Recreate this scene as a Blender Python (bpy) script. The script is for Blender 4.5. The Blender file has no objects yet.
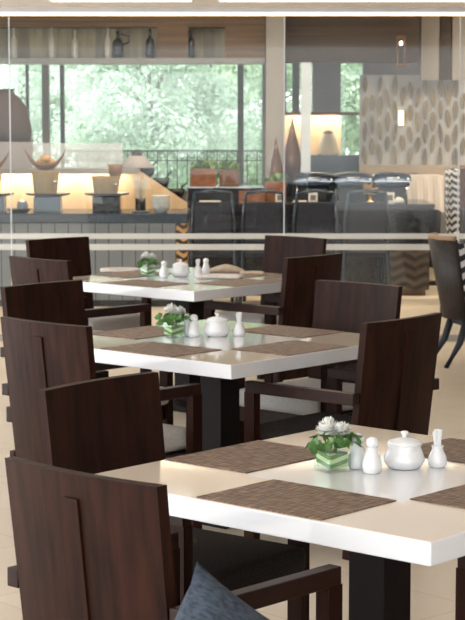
import bpy, bmesh, math, random
from mathutils import Vector, Matrix, Quaternion
random.seed(7)
S = bpy.context.scene
C = S.collection
PI = math.pi

# ------------------------------------------------------------------ camera
F_PX, PITCH, CAM_Z = 1867.4, 0.1054, 1.70
cam_d = bpy.data.cameras.new('camera')
cam = bpy.data.objects.new('camera', cam_d); C.objects.link(cam)
cam.location = (0, 0, CAM_Z)
cam.rotation_euler = (PI/2 - PITCH, 0, 0)
cam_d.sensor_fit = 'HORIZONTAL'; cam_d.sensor_width = 36
cam_d.lens = F_PX/465*36
cam_d.clip_end = 200
cam_d.dof.use_dof = True
cam_d.dof.focus_distance = 5.2
cam_d.dof.aperture_fstop = 20
S.camera = cam

# ------------------------------------------------------------------ daylight, exposure
W = bpy.data.worlds.new('world'); S.world = W; W.use_nodes = True
bg = W.node_tree.nodes['Background']
bg.inputs[0].default_value = (0.93, 0.97, 1.0, 1); bg.inputs[1].default_value = 3.0
S.view_settings.view_transform = 'Standard'; S.view_settings.look = 'None'
S.view_settings.gamma = 1; S.view_settings.use_curve_mapping = False
S.view_settings.exposure = 0.78

def area(name, loc, rot, sx, sy, power, col):
    l = bpy.data.lights.new(name, 'AREA'); l.shape = 'RECTANGLE'; l.size = sx; l.size_y = sy
    l.energy = power; l.color = col
    o = bpy.data.objects.new(name, l); C.objects.link(o); o.location = loc; o.rotation_euler = rot
    return o
area('buffet_fill_light', (0.0, 16.2, 2.9), (0, 0, 0), 4.0, 1.0, 60, (1, .86, .68))  # added warm fill to brighten the buffet room, no fixture behind it
area('lounge_fill_light', (3.6, 17.6, 2.9), (0, 0, 0), 1.0, 1.0, 50, (1, .82, .6))  # added fill for the lounge corner, set aside to keep tabletops free of its reflection

# ------------------------------------------------------------------ pixel ray -> point at depth Y (used only to read measures off the picture)
_c, _s = math.cos(PITCH), math.sin(PITCH)
def at(px, py, Y):
    a = (px-232.5)/F_PX; b = (310-py)/F_PX
    d = Vector((a, _c+b*_s, b*_c-_s)); return d*(Y/d.y) + Vector((0, 0, CAM_Z))
def atz(px, py, z):
    a = (px-232.5)/F_PX; b = (310-py)/F_PX
    d = Vector((a, _c+b*_s, b*_c-_s)); return d*((z-CAM_Z)/d.z) + Vector((0, 0, CAM_Z))

# ------------------------------------------------------------------ materials
def mat(name, col, rough=.5, metal=0., spec=.5, col2=None, scale=(8, 8, 8), lo=.35, hi=.65, detail=4, bump=0., coat=0., sub=0.):
    m = bpy.data.materials.new(name); m.use_nodes = True
    nt = m.node_tree; p = nt.nodes['Principled BSDF']
    p.inputs['Base Color'].default_value = (*col, 1); p.inputs['Roughness'].default_value = rough
    p.inputs['Metallic'].default_value = metal; p.inputs['Specular IOR Level'].default_value = spec
    p.inputs['Coat Weight'].default_value = coat; p.inputs['Coat Roughness'].default_value = .15
    tc = nt.nodes.new('ShaderNodeTexCoord'); mp = nt.nodes.new('ShaderNodeMapping')
    mp.inputs['Scale'].default_value = scale
    no = nt.nodes.new('ShaderNodeTexNoise'); no.inputs['Scale'].default_value = 1; no.inputs['Detail'].default_value = detail
    nt.links.new(tc.outputs['Object'], mp.inputs[0]); nt.links.new(mp.outputs[0], no.inputs['Vector'])
    r = nt.nodes.new('ShaderNodeValToRGB')
    c2 = col2 or tuple(x*.9 for x in col)
    r.color_ramp.elements[0].position = lo; r.color_ramp.elements[0].color = (*c2, 1)
    r.color_ramp.elements[1].position = hi; r.color_ramp.elements[1].color = (*col, 1)
    nt.links.new(no.outputs['Fac'], r.inputs[0]); nt.links.new(r.outputs[0], p.inputs['Base Color'])
    if bump:
        b = nt.nodes.new('ShaderNodeBump'); b.inputs['Strength'].default_value = bump; b.inputs['Distance'].default_value = .004
        nt.links.new(no.outputs['Fac'], b.inputs['Height']); nt.links.new(b.outputs[0], p.inputs['Normal'])
    return m
def emis(name, col, power):
    m = bpy.data.materials.new(name); m.use_nodes = True; nt = m.node_tree
    p = nt.nodes['Principled BSDF']; p.inputs['Base Color'].default_value = (*col, 1)
    p.inputs['Emission Color'].default_value = (*col, 1); p.inputs['Emission Strength'].default_value = power
    return m
def thin_glass(name, tint=(1, 1, 1), refl=1.0, veil=0., veil_col=(.8, .8, .8)):
    m = bpy.data.materials.new(name); m.use_nodes = True; nt = m.node_tree; nt.nodes.clear()
    out = nt.nodes.new('ShaderNodeOutputMaterial'); tr = nt.nodes.new('ShaderNodeBsdfTransparent'); tr.inputs[0].default_value = (*tint, 1)
    gl = nt.nodes.new('ShaderNodeBsdfGlossy'); gl.inputs['Roughness'].default_value = .02
    lw = nt.nodes.new('ShaderNodeLayerWeight'); lw.inputs[0].default_value = .5
    pw = nt.nodes.new('ShaderNodeMath'); pw.operation = 'POWER'; pw.inputs[1].default_value = 5
    fr = nt.nodes.new('ShaderNodeMath'); fr.operation = 'MULTIPLY_ADD'; fr.inputs[1].default_value = .9; fr.inputs[2].default_value = .045
    nt.links.new(lw.outputs['Facing'], pw.inputs[0]); nt.links.new(pw.outputs[0], fr.inputs[0])
    mu = nt.nodes.new('ShaderNodeMath'); mu.operation = 'MULTIPLY'; mu.inputs[1].default_value = refl; mu.use_clamp = True
    mx = nt.nodes.new('ShaderNodeMixShader')
    nt.links.new(fr.outputs[0], mu.inputs[0]); nt.links.new(mu.outputs[0], mx.inputs[0])
    base = tr.outputs[0]
    if veil:
        df = nt.nodes.new('ShaderNodeBsdfDiffuse'); df.inputs[0].default_value = (*veil_col, 1)
        m2 = nt.nodes.new('ShaderNodeMixShader'); m2.inputs[0].default_value = veil
        nt.links.new(tr.outputs[0], m2.inputs[1]); nt.links.new(df.outputs[0], m2.inputs[2]); base = m2.outputs[0]
    nt.links.new(base, mx.inputs[1]); nt.links.new(gl.outputs[0], mx.inputs[2]); nt.links.new(mx.outputs[0], out.inputs[0])
    return m
def wave_mat(name, c1, c2, mode, scale, rough=.5):
    """chevron / stripe patterns from object coordinates"""
    m = bpy.data.materials.new(name); m.use_nodes = True; nt = m.node_tree; p = nt.nodes['Principled BSDF']
    p.inputs['Roughness'].default_value = rough
    tc = nt.nodes.new('ShaderNodeTexCoord'); sp = nt.nodes.new('ShaderNodeSeparateXYZ'); nt.links.new(tc.outputs['Object'], sp.inputs[0])
    def M(op, a, b=None):
        n = nt.nodes.new('ShaderNodeMath'); n.operation = op
        for i, v in enumerate((a, b)):
            if v is None: continue
            if isinstance(v, (int, float)): n.inputs[i].default_value = v
            else: nt.links.new(v, n.inputs[i])
        return n.outputs[0]
    sx, sz = scale
    xy = M('ADD', sp.outputs[0], M('MULTIPLY', sp.outputs[1], 1.0))
    if mode == 'chevron':
        tri = M('PINGPONG', M('MULTIPLY', xy, sx), .5)
        f = M('GREATER_THAN', M('FRACT', M('ADD', M('MULTIPLY', sp.outputs[2], sz), tri)), .5)
    else:
        f = M('GREATER_THAN', M('FRACT', M('MULTIPLY', xy, sx)), sz)
    mx = nt.nodes.new('ShaderNodeMix'); mx.data_type = 'RGBA'
    mx.inputs[6].default_value = (*c1, 1); mx.inputs[7].default_value = (*c2, 1)
    nt.links.new(f, mx.inputs[0]); nt.links.new(mx.outputs[2], p.inputs['Base Color'])
    return m

M = {}
M['wenge'] = mat('wenge', (.039, .0135, .0078), .45, spec=.09, col2=(.012, .0046, .0032), scale=(26, 26, 2.2), lo=.3, hi=.75, bump=.02, coat=.0)
M['wenge_dark'] = mat('wenge_dark', (.010, .006, .006), .6, spec=.15, col2=(.008, .005, .005), scale=(20, 20, 2))
M['wenge_flat'] = mat('wenge_flat', (.034, .013, .0085), .40, spec=.18, col2=(.013, .0055, .004), scale=(26, 3, 26), lo=.3, hi=.75)
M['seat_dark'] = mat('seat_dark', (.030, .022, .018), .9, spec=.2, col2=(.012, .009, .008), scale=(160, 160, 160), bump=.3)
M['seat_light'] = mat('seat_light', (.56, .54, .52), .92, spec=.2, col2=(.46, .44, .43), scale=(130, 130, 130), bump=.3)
M['denim'] = mat('denim', (.072, .092, .122), .95, spec=.15, col2=(.036, .047, .064), scale=(60, 60, 160), bump=.4)
M['porcelain'] = mat('porcelain', (.92, .93, .94), .12, col2=(.90, .91, .93), scale=(3, 3, 3), coat=.5)
M['pick'] = mat('pick', (.85, .85, .84), .6)
M['napkin_white'] = mat('napkin_white', (.80, .74, .67), .85, spec=.2, col2=(.7, .63, .56), scale=(25, 25, 25))
M['napkin_beige'] = mat('napkin_beige', (.72, .60, .47), .85, spec=.2, col2=(.6, .48, .36), scale=(25, 25, 25))
M['vase_glass'] = thin_glass('vase_glass', (.93, .97, .94), 1.0, .03)
M['leaf'] = mat('leaf', (.12, .28, .07), .45, col2=(.045, .13, .03), scale=(40, 40, 40))
M['wrap'] = wave_mat('wrap', (.10, .25, .06), (.66, .74, .42), 'chevron', (9, 42), .4)
M['petal'] = mat('petal', (.93, .93, .90), .6, col2=(.90, .90, .84), scale=(30, 30, 30))
M['stem'] = mat('stem', (.10, .18, .05), .6)
M['steel'] = mat('steel', (.55, .55, .56), .25, metal=1)
# placemat: coarse woven brown vinyl
def woven():
    m = mat('woven', (.37, .27, .21), .6, spec=.3, col2=(.165, .115, .088), scale=(18, 120, 1), lo=.3, hi=.7, detail=2)
    nt = m.node_tree; p = nt.nodes['Principled BSDF']
    tc = nt.nodes.new('ShaderNodeTexCoord'); mp = nt.nodes.new('ShaderNodeMapping'); mp.inputs['Scale'].default_value = (120, 18, 1)
    no = nt.nodes.new('ShaderNodeTexNoise'); no.inputs['Scale'].default_value = 1; no.inputs['Detail'].default_value = 2
    nt.links.new(tc.outputs['Object'], mp.inputs[0]); nt.links.new(mp.outputs[0], no.inputs['Vector'])
    r = nt.nodes.new('ShaderNodeValToRGB'); r.color_ramp.elements[0].position = .3; r.color_ramp.elements[0].color = (.45, .42, .4, 1)
    r.color_ramp.elements[1].position = .7; r.color_ramp.elements[1].color = (1.25, 1.2, 1.15, 1)
    nt.links.new(no.outputs['Fac'], r.inputs[0])
    src = p.inputs['Base Color'].links[0].from_socket
    mx = nt.nodes.new('ShaderNodeMix'); mx.data_type = 'RGBA'; mx.blend_type = 'MULTIPLY'; mx.inputs[0].default_value = 1
    nt.links.new(src, mx.inputs[6]); nt.links.new(r.outputs[0], mx.inputs[7]); nt.links.new(mx.outputs[2], p.inputs['Base Color'])
    b = nt.nodes.new('ShaderNodeBump'); b.inputs['Strength'].default_value = .3; b.inputs['Distance'].default_value = .002
    nt.links.new(no.outputs['Fac'], b.inputs['Height']); nt.links.new(b.outputs[0], p.inputs['Normal'])
    return m
M['woven'] = woven()
# tabletop: white lacquer with cream corner squares and a white middle square
def table_mat():
    m = bpy.data.materials.new('table_lacquer'); m.use_nodes = True; nt = m.node_tree; p = nt.nodes['Principled BSDF']
    p.inputs['Roughness'].default_value = .07; p.inputs['Coat Weight'].default_value = .4; p.inputs['Coat Roughness'].default_value = .04
    tc = nt.nodes.new('ShaderNodeTexCoord'); sp = nt.nodes.new('ShaderNodeSeparateXYZ'); nt.links.new(tc.outputs['Object'], sp.inputs[0])
    def Mth(op, a, b=None):
        n = nt.nodes.new('ShaderNodeMath'); n.operation = op
        for i, v in enumerate((a, b)):
            if v is None: continue
            if isinstance(v, (int, float)): n.inputs[i].default_value = v
            else: nt.links.new(v, n.inputs[i])
        return n.outputs[0]
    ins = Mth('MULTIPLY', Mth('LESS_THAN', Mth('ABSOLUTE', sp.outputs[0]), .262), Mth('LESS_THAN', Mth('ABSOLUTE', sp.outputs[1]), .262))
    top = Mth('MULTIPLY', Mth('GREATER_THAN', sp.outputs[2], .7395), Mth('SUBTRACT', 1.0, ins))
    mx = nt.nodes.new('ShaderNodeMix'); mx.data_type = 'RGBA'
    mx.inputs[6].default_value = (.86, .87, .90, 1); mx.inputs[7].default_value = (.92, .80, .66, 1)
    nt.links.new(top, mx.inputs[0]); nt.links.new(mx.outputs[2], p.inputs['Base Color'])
    return m
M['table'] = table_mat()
M['floor'] = mat('floor_tile', (.80, .69, .56), .4, col2=(.73, .62, .49), scale=(1.2, 1.2, 1.2))
def tile(m):
    nt = m.node_tree; p = nt.nodes['Principled BSDF']
    tc = nt.nodes.new('ShaderNodeTexCoord'); mp = nt.nodes.new('ShaderNodeMapping'); mp.inputs['Rotation'].default_value = (0, 0, .85)
    br = nt.nodes.new('ShaderNodeTexBrick'); br.offset = 0; br.inputs['Scale'].default_value = 1; br.inputs['Brick Width'].default_value = .6
    br.inputs['Row Height'].default_value = .6; br.inputs['Mortar Size'].default_value = .004; br.inputs['Mortar Smooth'].default_value = .3
    br.inputs['Color1'].default_value = (1, 1, 1, 1); br.inputs['Color2'].default_value = (.95, .95, .95, 1); br.inputs['Mortar'].default_value = (.80, .77, .74, 1)
    nt.links.new(tc.outputs['Object'], mp.inputs[0]); nt.links.new(mp.outputs[0], br.inputs['Vector'])
    src = p.inputs['Base Color'].links[0].from_socket
    mx = nt.nodes.new('ShaderNodeMix'); mx.data_type = 'RGBA'; mx.blend_type = 'MULTIPLY'; mx.inputs[0].default_value = 1
    nt.links.new(src, mx.inputs[6]); nt.links.new(br.outputs[0], mx.inputs[7]); nt.links.new(mx.outputs[2], p.inputs['Base Color'])
tile(M['floor'])
M['ceiling'] = mat('ceiling_paint', (.80, .77, .75), .8)
M['cream'] = mat('cream_paint', (.36, .325, .285), .7)
M['grey_wall'] = mat('grey_wall', (.24, .23, .24), .7)
M['metal_grey'] = mat('metal_grey', (.42, .40, .38), .35, metal=.6)
M['pane'] = thin_glass('pane', (.97, .98, .97), .32, 0., (.85, .85, .85))
M['frost'] = thin_glass('frost', (.95, .95, .93), .6, .55, (.86, .85, .80))
M['win_pane'] = thin_glass('win_pane', (.95, .98, .97), .6, .0)
M['frosted_screen'] = thin_glass('frosted_screen', (.92, .92, .92), .5, .28, (.80, .77, .75))
M['led'] = emis('led', (1, .74, .46), 1.3)
M['led_niche'] = emis('led_niche', (1, .84, .60), 34.0)
M['bulkhead_wood'] = mat('bulkhead_wood', (.22, .135, .075), .55, spec=.2, col2=(.11, .065, .036), scale=(.8, 2, 30), lo=.3, hi=.7)
M['bulkhead_dark'] = mat('bulkhead_dark', (.085, .053, .03), .55, spec=.2, col2=(.04, .025, .015), scale=(.8, 2, 30), lo=.3, hi=.7)
M['flute'] = mat('flute', (.42, .36, .24), .6, col2=(.24, .21, .16), scale=(14, 1, 1.5), lo=.35, hi=.6)
M['shelf_grey'] = mat('shelf_grey', (.30, .29, .27), .5)
M['warm_wood'] = mat('warm_wood', (.80, .58, .37), .5, col2=(.68, .46, .27), scale=(9, 9, 1.2))
M['granite'] = mat('granite', (.030, .032, .038), .16, col2=(.012, .013, .016), scale=(70, 70, 70), lo=.4, hi=.62)
M['slab_blue'] = mat('slab_blue', (.045, .066, .098), .2, col2=(.022, .033, .05), scale=(50, 50, 50))
M['plinth_blue'] = mat('plinth_blue', (.14, .18, .23), .35, col2=(.09, .12, .16), scale=(20, 20, 20))
M['fluted_grey'] = wave_mat('fluted_grey', (.04, .047, .055), (.20, .215, .235), 'stripe', (8.5, .07), .4)
M['dark_plate'] = mat('dark_plate', (.05, .038, .032), .35)
M['wicker'] = mat('wicker', (.46, .34, .17), .6, col2=(.24, .16, .07), scale=(25, 25, 110), bump=.5)
M['brown_wood'] = mat('brown_wood', (.20, .095, .045), .5, col2=(.10, .045, .022), scale=(6, 6, 30))
M['terracotta'] = mat('terracotta', (.30, .12, .06), .6, col2=(.18, .07, .035), scale=(14, 14, 20))
M['bread'] = mat('bread', (.56, .34, .15), .8, col2=(.40, .22, .09), scale=(25, 25, 25))
M['white_ceramic'] = mat('white_ceramic', (.72, .71, .68), .25)
M['straw'] = mat('straw', (.72, .64, .50), .7)
M['black'] = mat('black', (.012, .012, .014), .35)
M['urn'] = mat('urn', (.085, .055, .043), .75, col2=(.045, .03, .025), scale=(20, 20, 45), bump=.5)
M['shade'] = mat('shade', (.34, .30, .29), .8)
M['lettuce'] = mat('lettuce', (.22, .36, .06), .5, col2=(.07, .14, .02), scale=(22, 22, 22))
M['chafing'] = mat('chafing', (.10, .13, .19), .18, metal=.85, col2=(.05, .065, .1), scale=(9, 9, 9))
M['chrome'] = mat('chrome', (.7, .71, .74), .12, metal=1)
M['gold'] = mat('gold', (.55, .36, .14), .3, metal=.8)
M['copper'] = mat('copper', (.16, .08, .05), .22, metal=.5)
M['card'] = mat('card', (.75, .74, .70), .6)
M['leaf_white'] = mat('leaf_white', (.50, .49, .48), .5)
M['leaf_gold'] = mat('leaf_gold', (.27, .21, .125), .4, metal=.3, col2=(.13, .10, .065), scale=(8, 8, 3))
M['beige_fabric'] = mat('beige_fabric', (.46, .36, .26), .9)
M['cloth'] = mat('cloth', (.78, .70, .63), .9, col2=(.66, .57, .50), scale=(14, 14, 2))
M['navy'] = mat('navy', (.018, .022, .04), .6, col2=(.01, .012, .02), scale=(30, 30, 30))
M['espresso'] = mat('espresso', (.035, .027, .024), .55, col2=(.022, .017, .015), scale=(40, 40, 40))
M['rust'] = mat('rust', (.20, .085, .055), .8, col2=(.12, .05, .035), scale=(20, 20, 20))
M['tan_wood'] = mat('tan_wood', (.40, .25, .15), .4)
M['chevron_bw'] = wave_mat('chevron_bw', (.02, .02, .03), (.72, .71, .70), 'chevron', (9, 16), .8)
M['chevron_bw_big'] = wave_mat('chevron_bw_big', (.02, .02, .03), (.72, .71, .72), 'chevron', (7, 12), .8)
M['chevron_brown'] = wave_mat('chevron_brown', (.035, .026, .02), (.10, .075, .055), 'chevron', (5, 11), .4)
M['scroll'] = wave_mat('scroll', (.03, .018, .01), (.58, .33, .14), 'chevron', (9, 14), .5)
M['bottle_clear'] = mat('bottle_clear', (.55, .52, .45), .15)
M['bottle_dark'] = mat('bottle_dark', (.012, .014, .013), .12)
M['frame_dark'] = mat('frame_dark', (.075, .07, .068), .5)
M['frame_brown'] = mat('frame_brown', (.20, .16, .14), .5)
M['iron'] = mat('iron', (.03, .035, .035), .5)
M['pillar_white'] = mat('pillar_white', (.62, .66, .70), .5)
M['sconce'] = emis('sconce', (1, .78, .45), 2.2)
M['diffuser'] = emis('diffuser', (1, .98, .95), .6)
M['spot'] = emis('spot', (1, .92, .8), 6)
def foliage(name, a, b):
    m = mat(name, a, .55, col2=b, scale=(1.7, 1.7, 1.7), lo=.3, hi=.7, detail=6)
    nt = m.node_tree; p = nt.nodes['Principled BSDF']; out = nt.nodes['Material Output']
    tl = nt.nodes.new('ShaderNodeBsdfTranslucent'); nt.links.new(p.inputs['Base Color'].links[0].from_socket, tl.inputs[0])
    mx = nt.nodes.new('ShaderNodeMixShader'); mx.inputs[0].default_value = .5
    nt.links.new(p.outputs[0], mx.inputs[1]); nt.links.new(tl.outputs[0], mx.inputs[2]); nt.links.new(mx.outputs[0], out.inputs[0])
    return m
M['foliage1'] = foliage('foliage1', (.72, .79, .63), (.26, .38, .23))
M['foliage2'] = foliage('foliage2', (.76, .82, .72), (.34, .44, .33))
M['bark'] = mat('bark', (.16, .12, .09), .8, col2=(.08, .06, .045), scale=(20, 20, 4))
M['lawn'] = mat('lawn', (.42, .46, .34), .8, col2=(.3, .36, .22), scale=(2, 2, 2))

# ------------------------------------------------------------------ mesh helpers
def new(): return bmesh.new()
def obj(name, bm, m, parent=None, smooth=False, loc=None, rotz=0):
    me = bpy.data.meshes.new(name); bmesh.ops.recalc_face_normals(bm, faces=bm.faces)
    if smooth:
        for f in bm.faces: f.smooth = True
    bm.to_mesh(me); bm.free()
    o = bpy.data.objects.new(name, me); C.objects.link(o); me.materials.append(m)
    if parent: o.parent = parent
    if loc is not None: o.location = loc
    if rotz: o.rotation_euler = (0, 0, rotz)
    return o
def box(bm, x0, x1, y0, y1, z0, z1, bev=0., mtx=None):
    r = bmesh.ops.create_cube(bm, size=1)
    vs = r['verts']
    for v in vs: v.co = Vector(((x0+x1)/2+v.co.x*(x1-x0), (y0+y1)/2+v.co.y*(y1-y0), (z0+z1)/2+v.co.z*(z1-z0)))
    if mtx:
        for v in vs: v.co = mtx @ v.co
    if bev:
        es = {e for v in vs for e in v.link_edges}
        bmesh.ops.bevel(bm, geom=list(es), offset=bev, segments=2, affect='EDGES', profile=.5)
    return bm
def lathe(bm, prof, n=24, c=(0, 0, 0), cap=True):
    rings = []
    for r, z in prof:
        rings.append([bm.verts.new((c[0]+r*math.cos(2*PI*i/n), c[1]+r*math.sin(2*PI*i/n), c[2]+z)) for i in range(n)])
    for A, B in zip(rings, rings[1:]):
        for i in range(n): bm.faces.new((A[i], A[(i+1) % n], B[(i+1) % n], B[i]))
    if cap:
        bm.faces.new(rings[0][::-1]); bm.faces.new(rings[-1])
    return bm
def tube(bm, pts, rad, n=8):
    rings = []
    pts = [Vector(p) for p in pts]
    for k, p in enumerate(pts):
        d = (pts[min(k+1, len(pts)-1)]-pts[max(k-1, 0)]).normalized()
        u = d.cross(Vector((0, 0, 1)) if abs(d.z) < .9 else Vector((1, 0, 0))).normalized(); w = d.cross(u)
        r = rad[k] if isinstance(rad, (list, tuple)) else rad
        rings.append([bm.verts.new(p+r*(math.cos(2*PI*i/n)*u+math.sin(2*PI*i/n)*w)) for i in range(n)])
    for A, B in zip(rings, rings[1:]):
        for i in range(n): bm.faces.new((A[i], A[(i+1) % n], B[(i+1) % n], B[i]))
    bm.faces.new(rings[0][::-1]); bm.faces.new(rings[-1]); return bm
def bar(bm, p, q, wx, wy, up=Vector((0, 0, 1)), bev=.003):
    """square bar from p to q"""
    p, q = Vector(p), Vector(q); d = q-p; L = d.length; d.normalize()
    if abs(d.dot(up)) > .95: up = Vector((0, 1, 0))
    u = d.cross(up).normalized(); w = u.cross(d).normalized()
    mt = Matrix((u, d, w)).transposed().to_4x4(); mt.translation = (p+q)/2
    return box(bm, -wx/2, wx/2, -L/2, L/2, -wy/2, wy/2, bev, mt)
def prism(bm, pts, y0, y1):
    """outline of (x,z) extruded along y"""
    A = [bm.verts.new((x, y0, z)) for x, z in pts]; B = [bm.verts.new((x, y1, z)) for x, z in pts]
    n = len(pts); bm.faces.new(A); bm.faces.new(B[::-1])
    for i in range(n): bm.faces.new((A[i], B[i], B[(i+1) % n], A[(i+1) % n]))
    return bm
def tag(o, label, cat, group=None, kind=None):
    o['label'] = label; o['category'] = cat
    if group: o['group'] = group
    if kind: o['kind'] = kind
    return o
def thing(name, label, cat, loc=(0, 0, 0), rotz=0, group=None):
    o = bpy.data.objects.new(name, None); C.objects.link(o); o.location = loc; o.rotation_euler = (0, 0, rotz)
    return tag(o, label, cat, group)
def struct(name, bm, m, **k):
    o = obj(name, bm, m, **k); o['kind'] = 'structure'; return o
def dup(root, loc, rotz, label, group=None):
    r = root.copy(); C.objects.link(r); r.location = loc; r.rotation_euler = (0, 0, rotz); r['label'] = label
    if group: r['group'] = group
    for ch in list(root.children):
        c = ch.copy(); C.objects.link(c); c.parent = r
        for g in list(ch.children):
            d = g.copy(); C.objects.link(d); d.parent = c
    return r
def pbox(x0, x1, y0, y1, Y, dep, bev=0.):
    """a box whose front face at depth Y spans that much of the photo, reaching back dep metres (origin kept at world zero)"""
    p = at(x0, y1, Y); q = at(x1, y0, Y)
    return box(new(), p.x, q.x, Y, Y+dep, p.z, q.z, bev)

# ================================================================== SETTING
GY = 13.87                 # glass partition
HEAD = 2.43
struct('floor', box(new(), -6, 5.5, -5, 21.0, -.1, 0), M['floor'])
bm = new(); box(bm, -6, 5.5, -5, GY-.06, HEAD+.40, HEAD+.5)
struct('ceiling', bm, M['ceiling'])
# soffit in front of the glass with a bright recessed strip
bm = new(); box(bm, -6, 5.5, 12.6, GY-.06, HEAD+.035, HEAD+.40)
struct('ceiling_soffit', bm, M['ceiling'])
for k, (x0, x1) in enumerate(((-1.25, -.27), (-.10, 2.6))):
    t = thing('ceiling_light', ['shorter white light panel in the soffit above the glass, left', 'longer white light panel in the soffit above the glass, right'][k], 'light', ((x0+x1)/2, 12.86, HEAD+.035), 0, 'soffit light panels')
    hw = (x1-x0)/2
    obj('frame', box(new(), -hw, hw, -.16, .16, -.006, 0), M['ceiling'], t)
    obj('diffuser', box(new(), -hw+.01, hw-.01, -.15, .15, -.009, -.006), M['diffuser'], t)
struct('wall_right', box(new(), 5.5, 5.6, -5, 21, -.1, 3.1), M['cream'])
struct('wall_left', box(new(), -6.1, -6, 13.6, 21, -.1, 3.1), M['cream'])
struct('ceiling_buffet', box(new(), -6, 5.5, GY-.06, 21.0, 3.0, 3.1), M['ceiling'])
struct('trim_1', box(new(), -6, 5.5, GY-.06, GY+.06, HEAD+.0, 3.0), M['metal_grey'])          # head of the glass wall
struct('trim_2', box(new(), -6, 5.5, GY-.03, GY+.05, HEAD-.022, HEAD-.001), M['led'])      # lit cove under the head
struct('trim_3', box(new(), -6, 5.5, GY-.03, GY+.03, 0, .045), M['cream'])                    # floor channel
seams = [-4.4, at(11, 200, GY).x, at(284, 200, GY).x, at(458, 200, GY).x, 3.9, 5.5]
for i, (x0, x1) in enumerate(zip([-6]+seams, seams)):
    w = struct('window_%d' % (i+1), box(new(), x0+.004, x1-.004, GY-.006, GY+.006, .045, HEAD-.03), M['pane'])
    for za, zb in ((.765, .806), (.682, .727)):
        obj('frosted_stripe', box(new(), x0+.004, x1-.004, GY-.010, GY-.007, za, zb), M['frost'], w)
for i, x in enumerate(seams[:-1]):
    struct('trim_%d' % (i+4), box(new(), x-.004, x+.004, GY-.007, GY+.007, .045, HEAD-.03), M['pillar_white'])

# ------------------------------------------------------------------ back window wall, Y = 20.5
BY = 20.5
def X(px, Y=BY): return at(px, 200, Y).x
def Z(py, Y=BY): return at(232.5, py, Y).z
bm = new()
box(bm, -6, X(284), BY, BY+.15, -.1, .85)                         # below the big window
box(bm, X(262), X(286), BY, BY+.15, .85, 3.0)
box(bm, X(312), X(340), BY, BY+.15, -.1, 3.0)
box(bm, X(286), X(312), BY, BY+.15, -.1, .85)
box(bm, X(340), X(362), BY, BY+.15, -.1, 1.2)
box(bm, X(362), 5.5, BY, BY+.15, -.1, 3.0)
box(bm, -6, 5.5, BY, BY+.15, Z(60), 3.0)
struct('wall_back', bm, M['grey_wall'])
for k, (a0, a1, z0) in enumerate(((-6, X(262), .85), (X(286), X(312), .85), (X(340), X(362), 1.2))):
    w = struct('window_%d' % (k+7), box(new(), a0, a1, BY+.06, BY+.07, z0, Z(60)), M['win_pane'])
    if k == 0:
        for px0, px1, mm in ((43, 50, 'frame_brown'), (61, 65, 'frame_dark'), (237.5, 243.5, 'frame_dark'), (27, 29.5, 'frame_dark'), (-30, -24, 'frame_dark')):
            obj('mullion', box(new(), X(px0), X(px1), BY+.0, BY+.1, z0, Z(60)), M[mm], w)
    if k == 1:
        obj('mullion', box(new(), X(292), X(299), BY+.0, BY+.1, z0, Z(60)), M['frame_dark'], w)
# slim white column and the pale column by the glass
struct('column_white', pbox(301, 311, 62.5, 175, 18.0, .12), M['pillar_white'])
p = at(266, 150, 18.3); q = at(284, 150, 18.3)
struct('column_pale', box(new(), p.x, q.x, 18.3, 18.45, 0, 3.0), M['cream'])

# iron railing outside
r = thing('iron_railing', 'black wrought iron railing outside the big window', 'railing', (0, 21.6, 0))
bm = new()
zt, zm = Z(150, 21.6), Z(160, 21.6)
box(bm, X(66, 21.6), X(262, 21.6), -.015, .015, zt-.02, zt); obj('top_rail', bm, M['iron'], r)
bm = new(); box(bm, X(66, 21.6), X(262, 21.6), -.012, .012, zm-.012, zm); obj('middle_rail', bm, M['iron'], r)
x = X(68, 21.6)
bm = new(); k = 0
while x < X(261, 21.6):
    box(bm, x-.006, x+.006, -.006, .006, 0, zt-.02)
    tube(bm, [(x+.055+.035*math.cos(t*PI/4), 0, (zt+zm)/2-.005+.035*math.sin(t*PI/4)) for t in range(9)], .005, 5)
    x += .115; k += 1
obj('balusters', bm, M['iron'], r)['kind'] = 'stuff'

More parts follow.
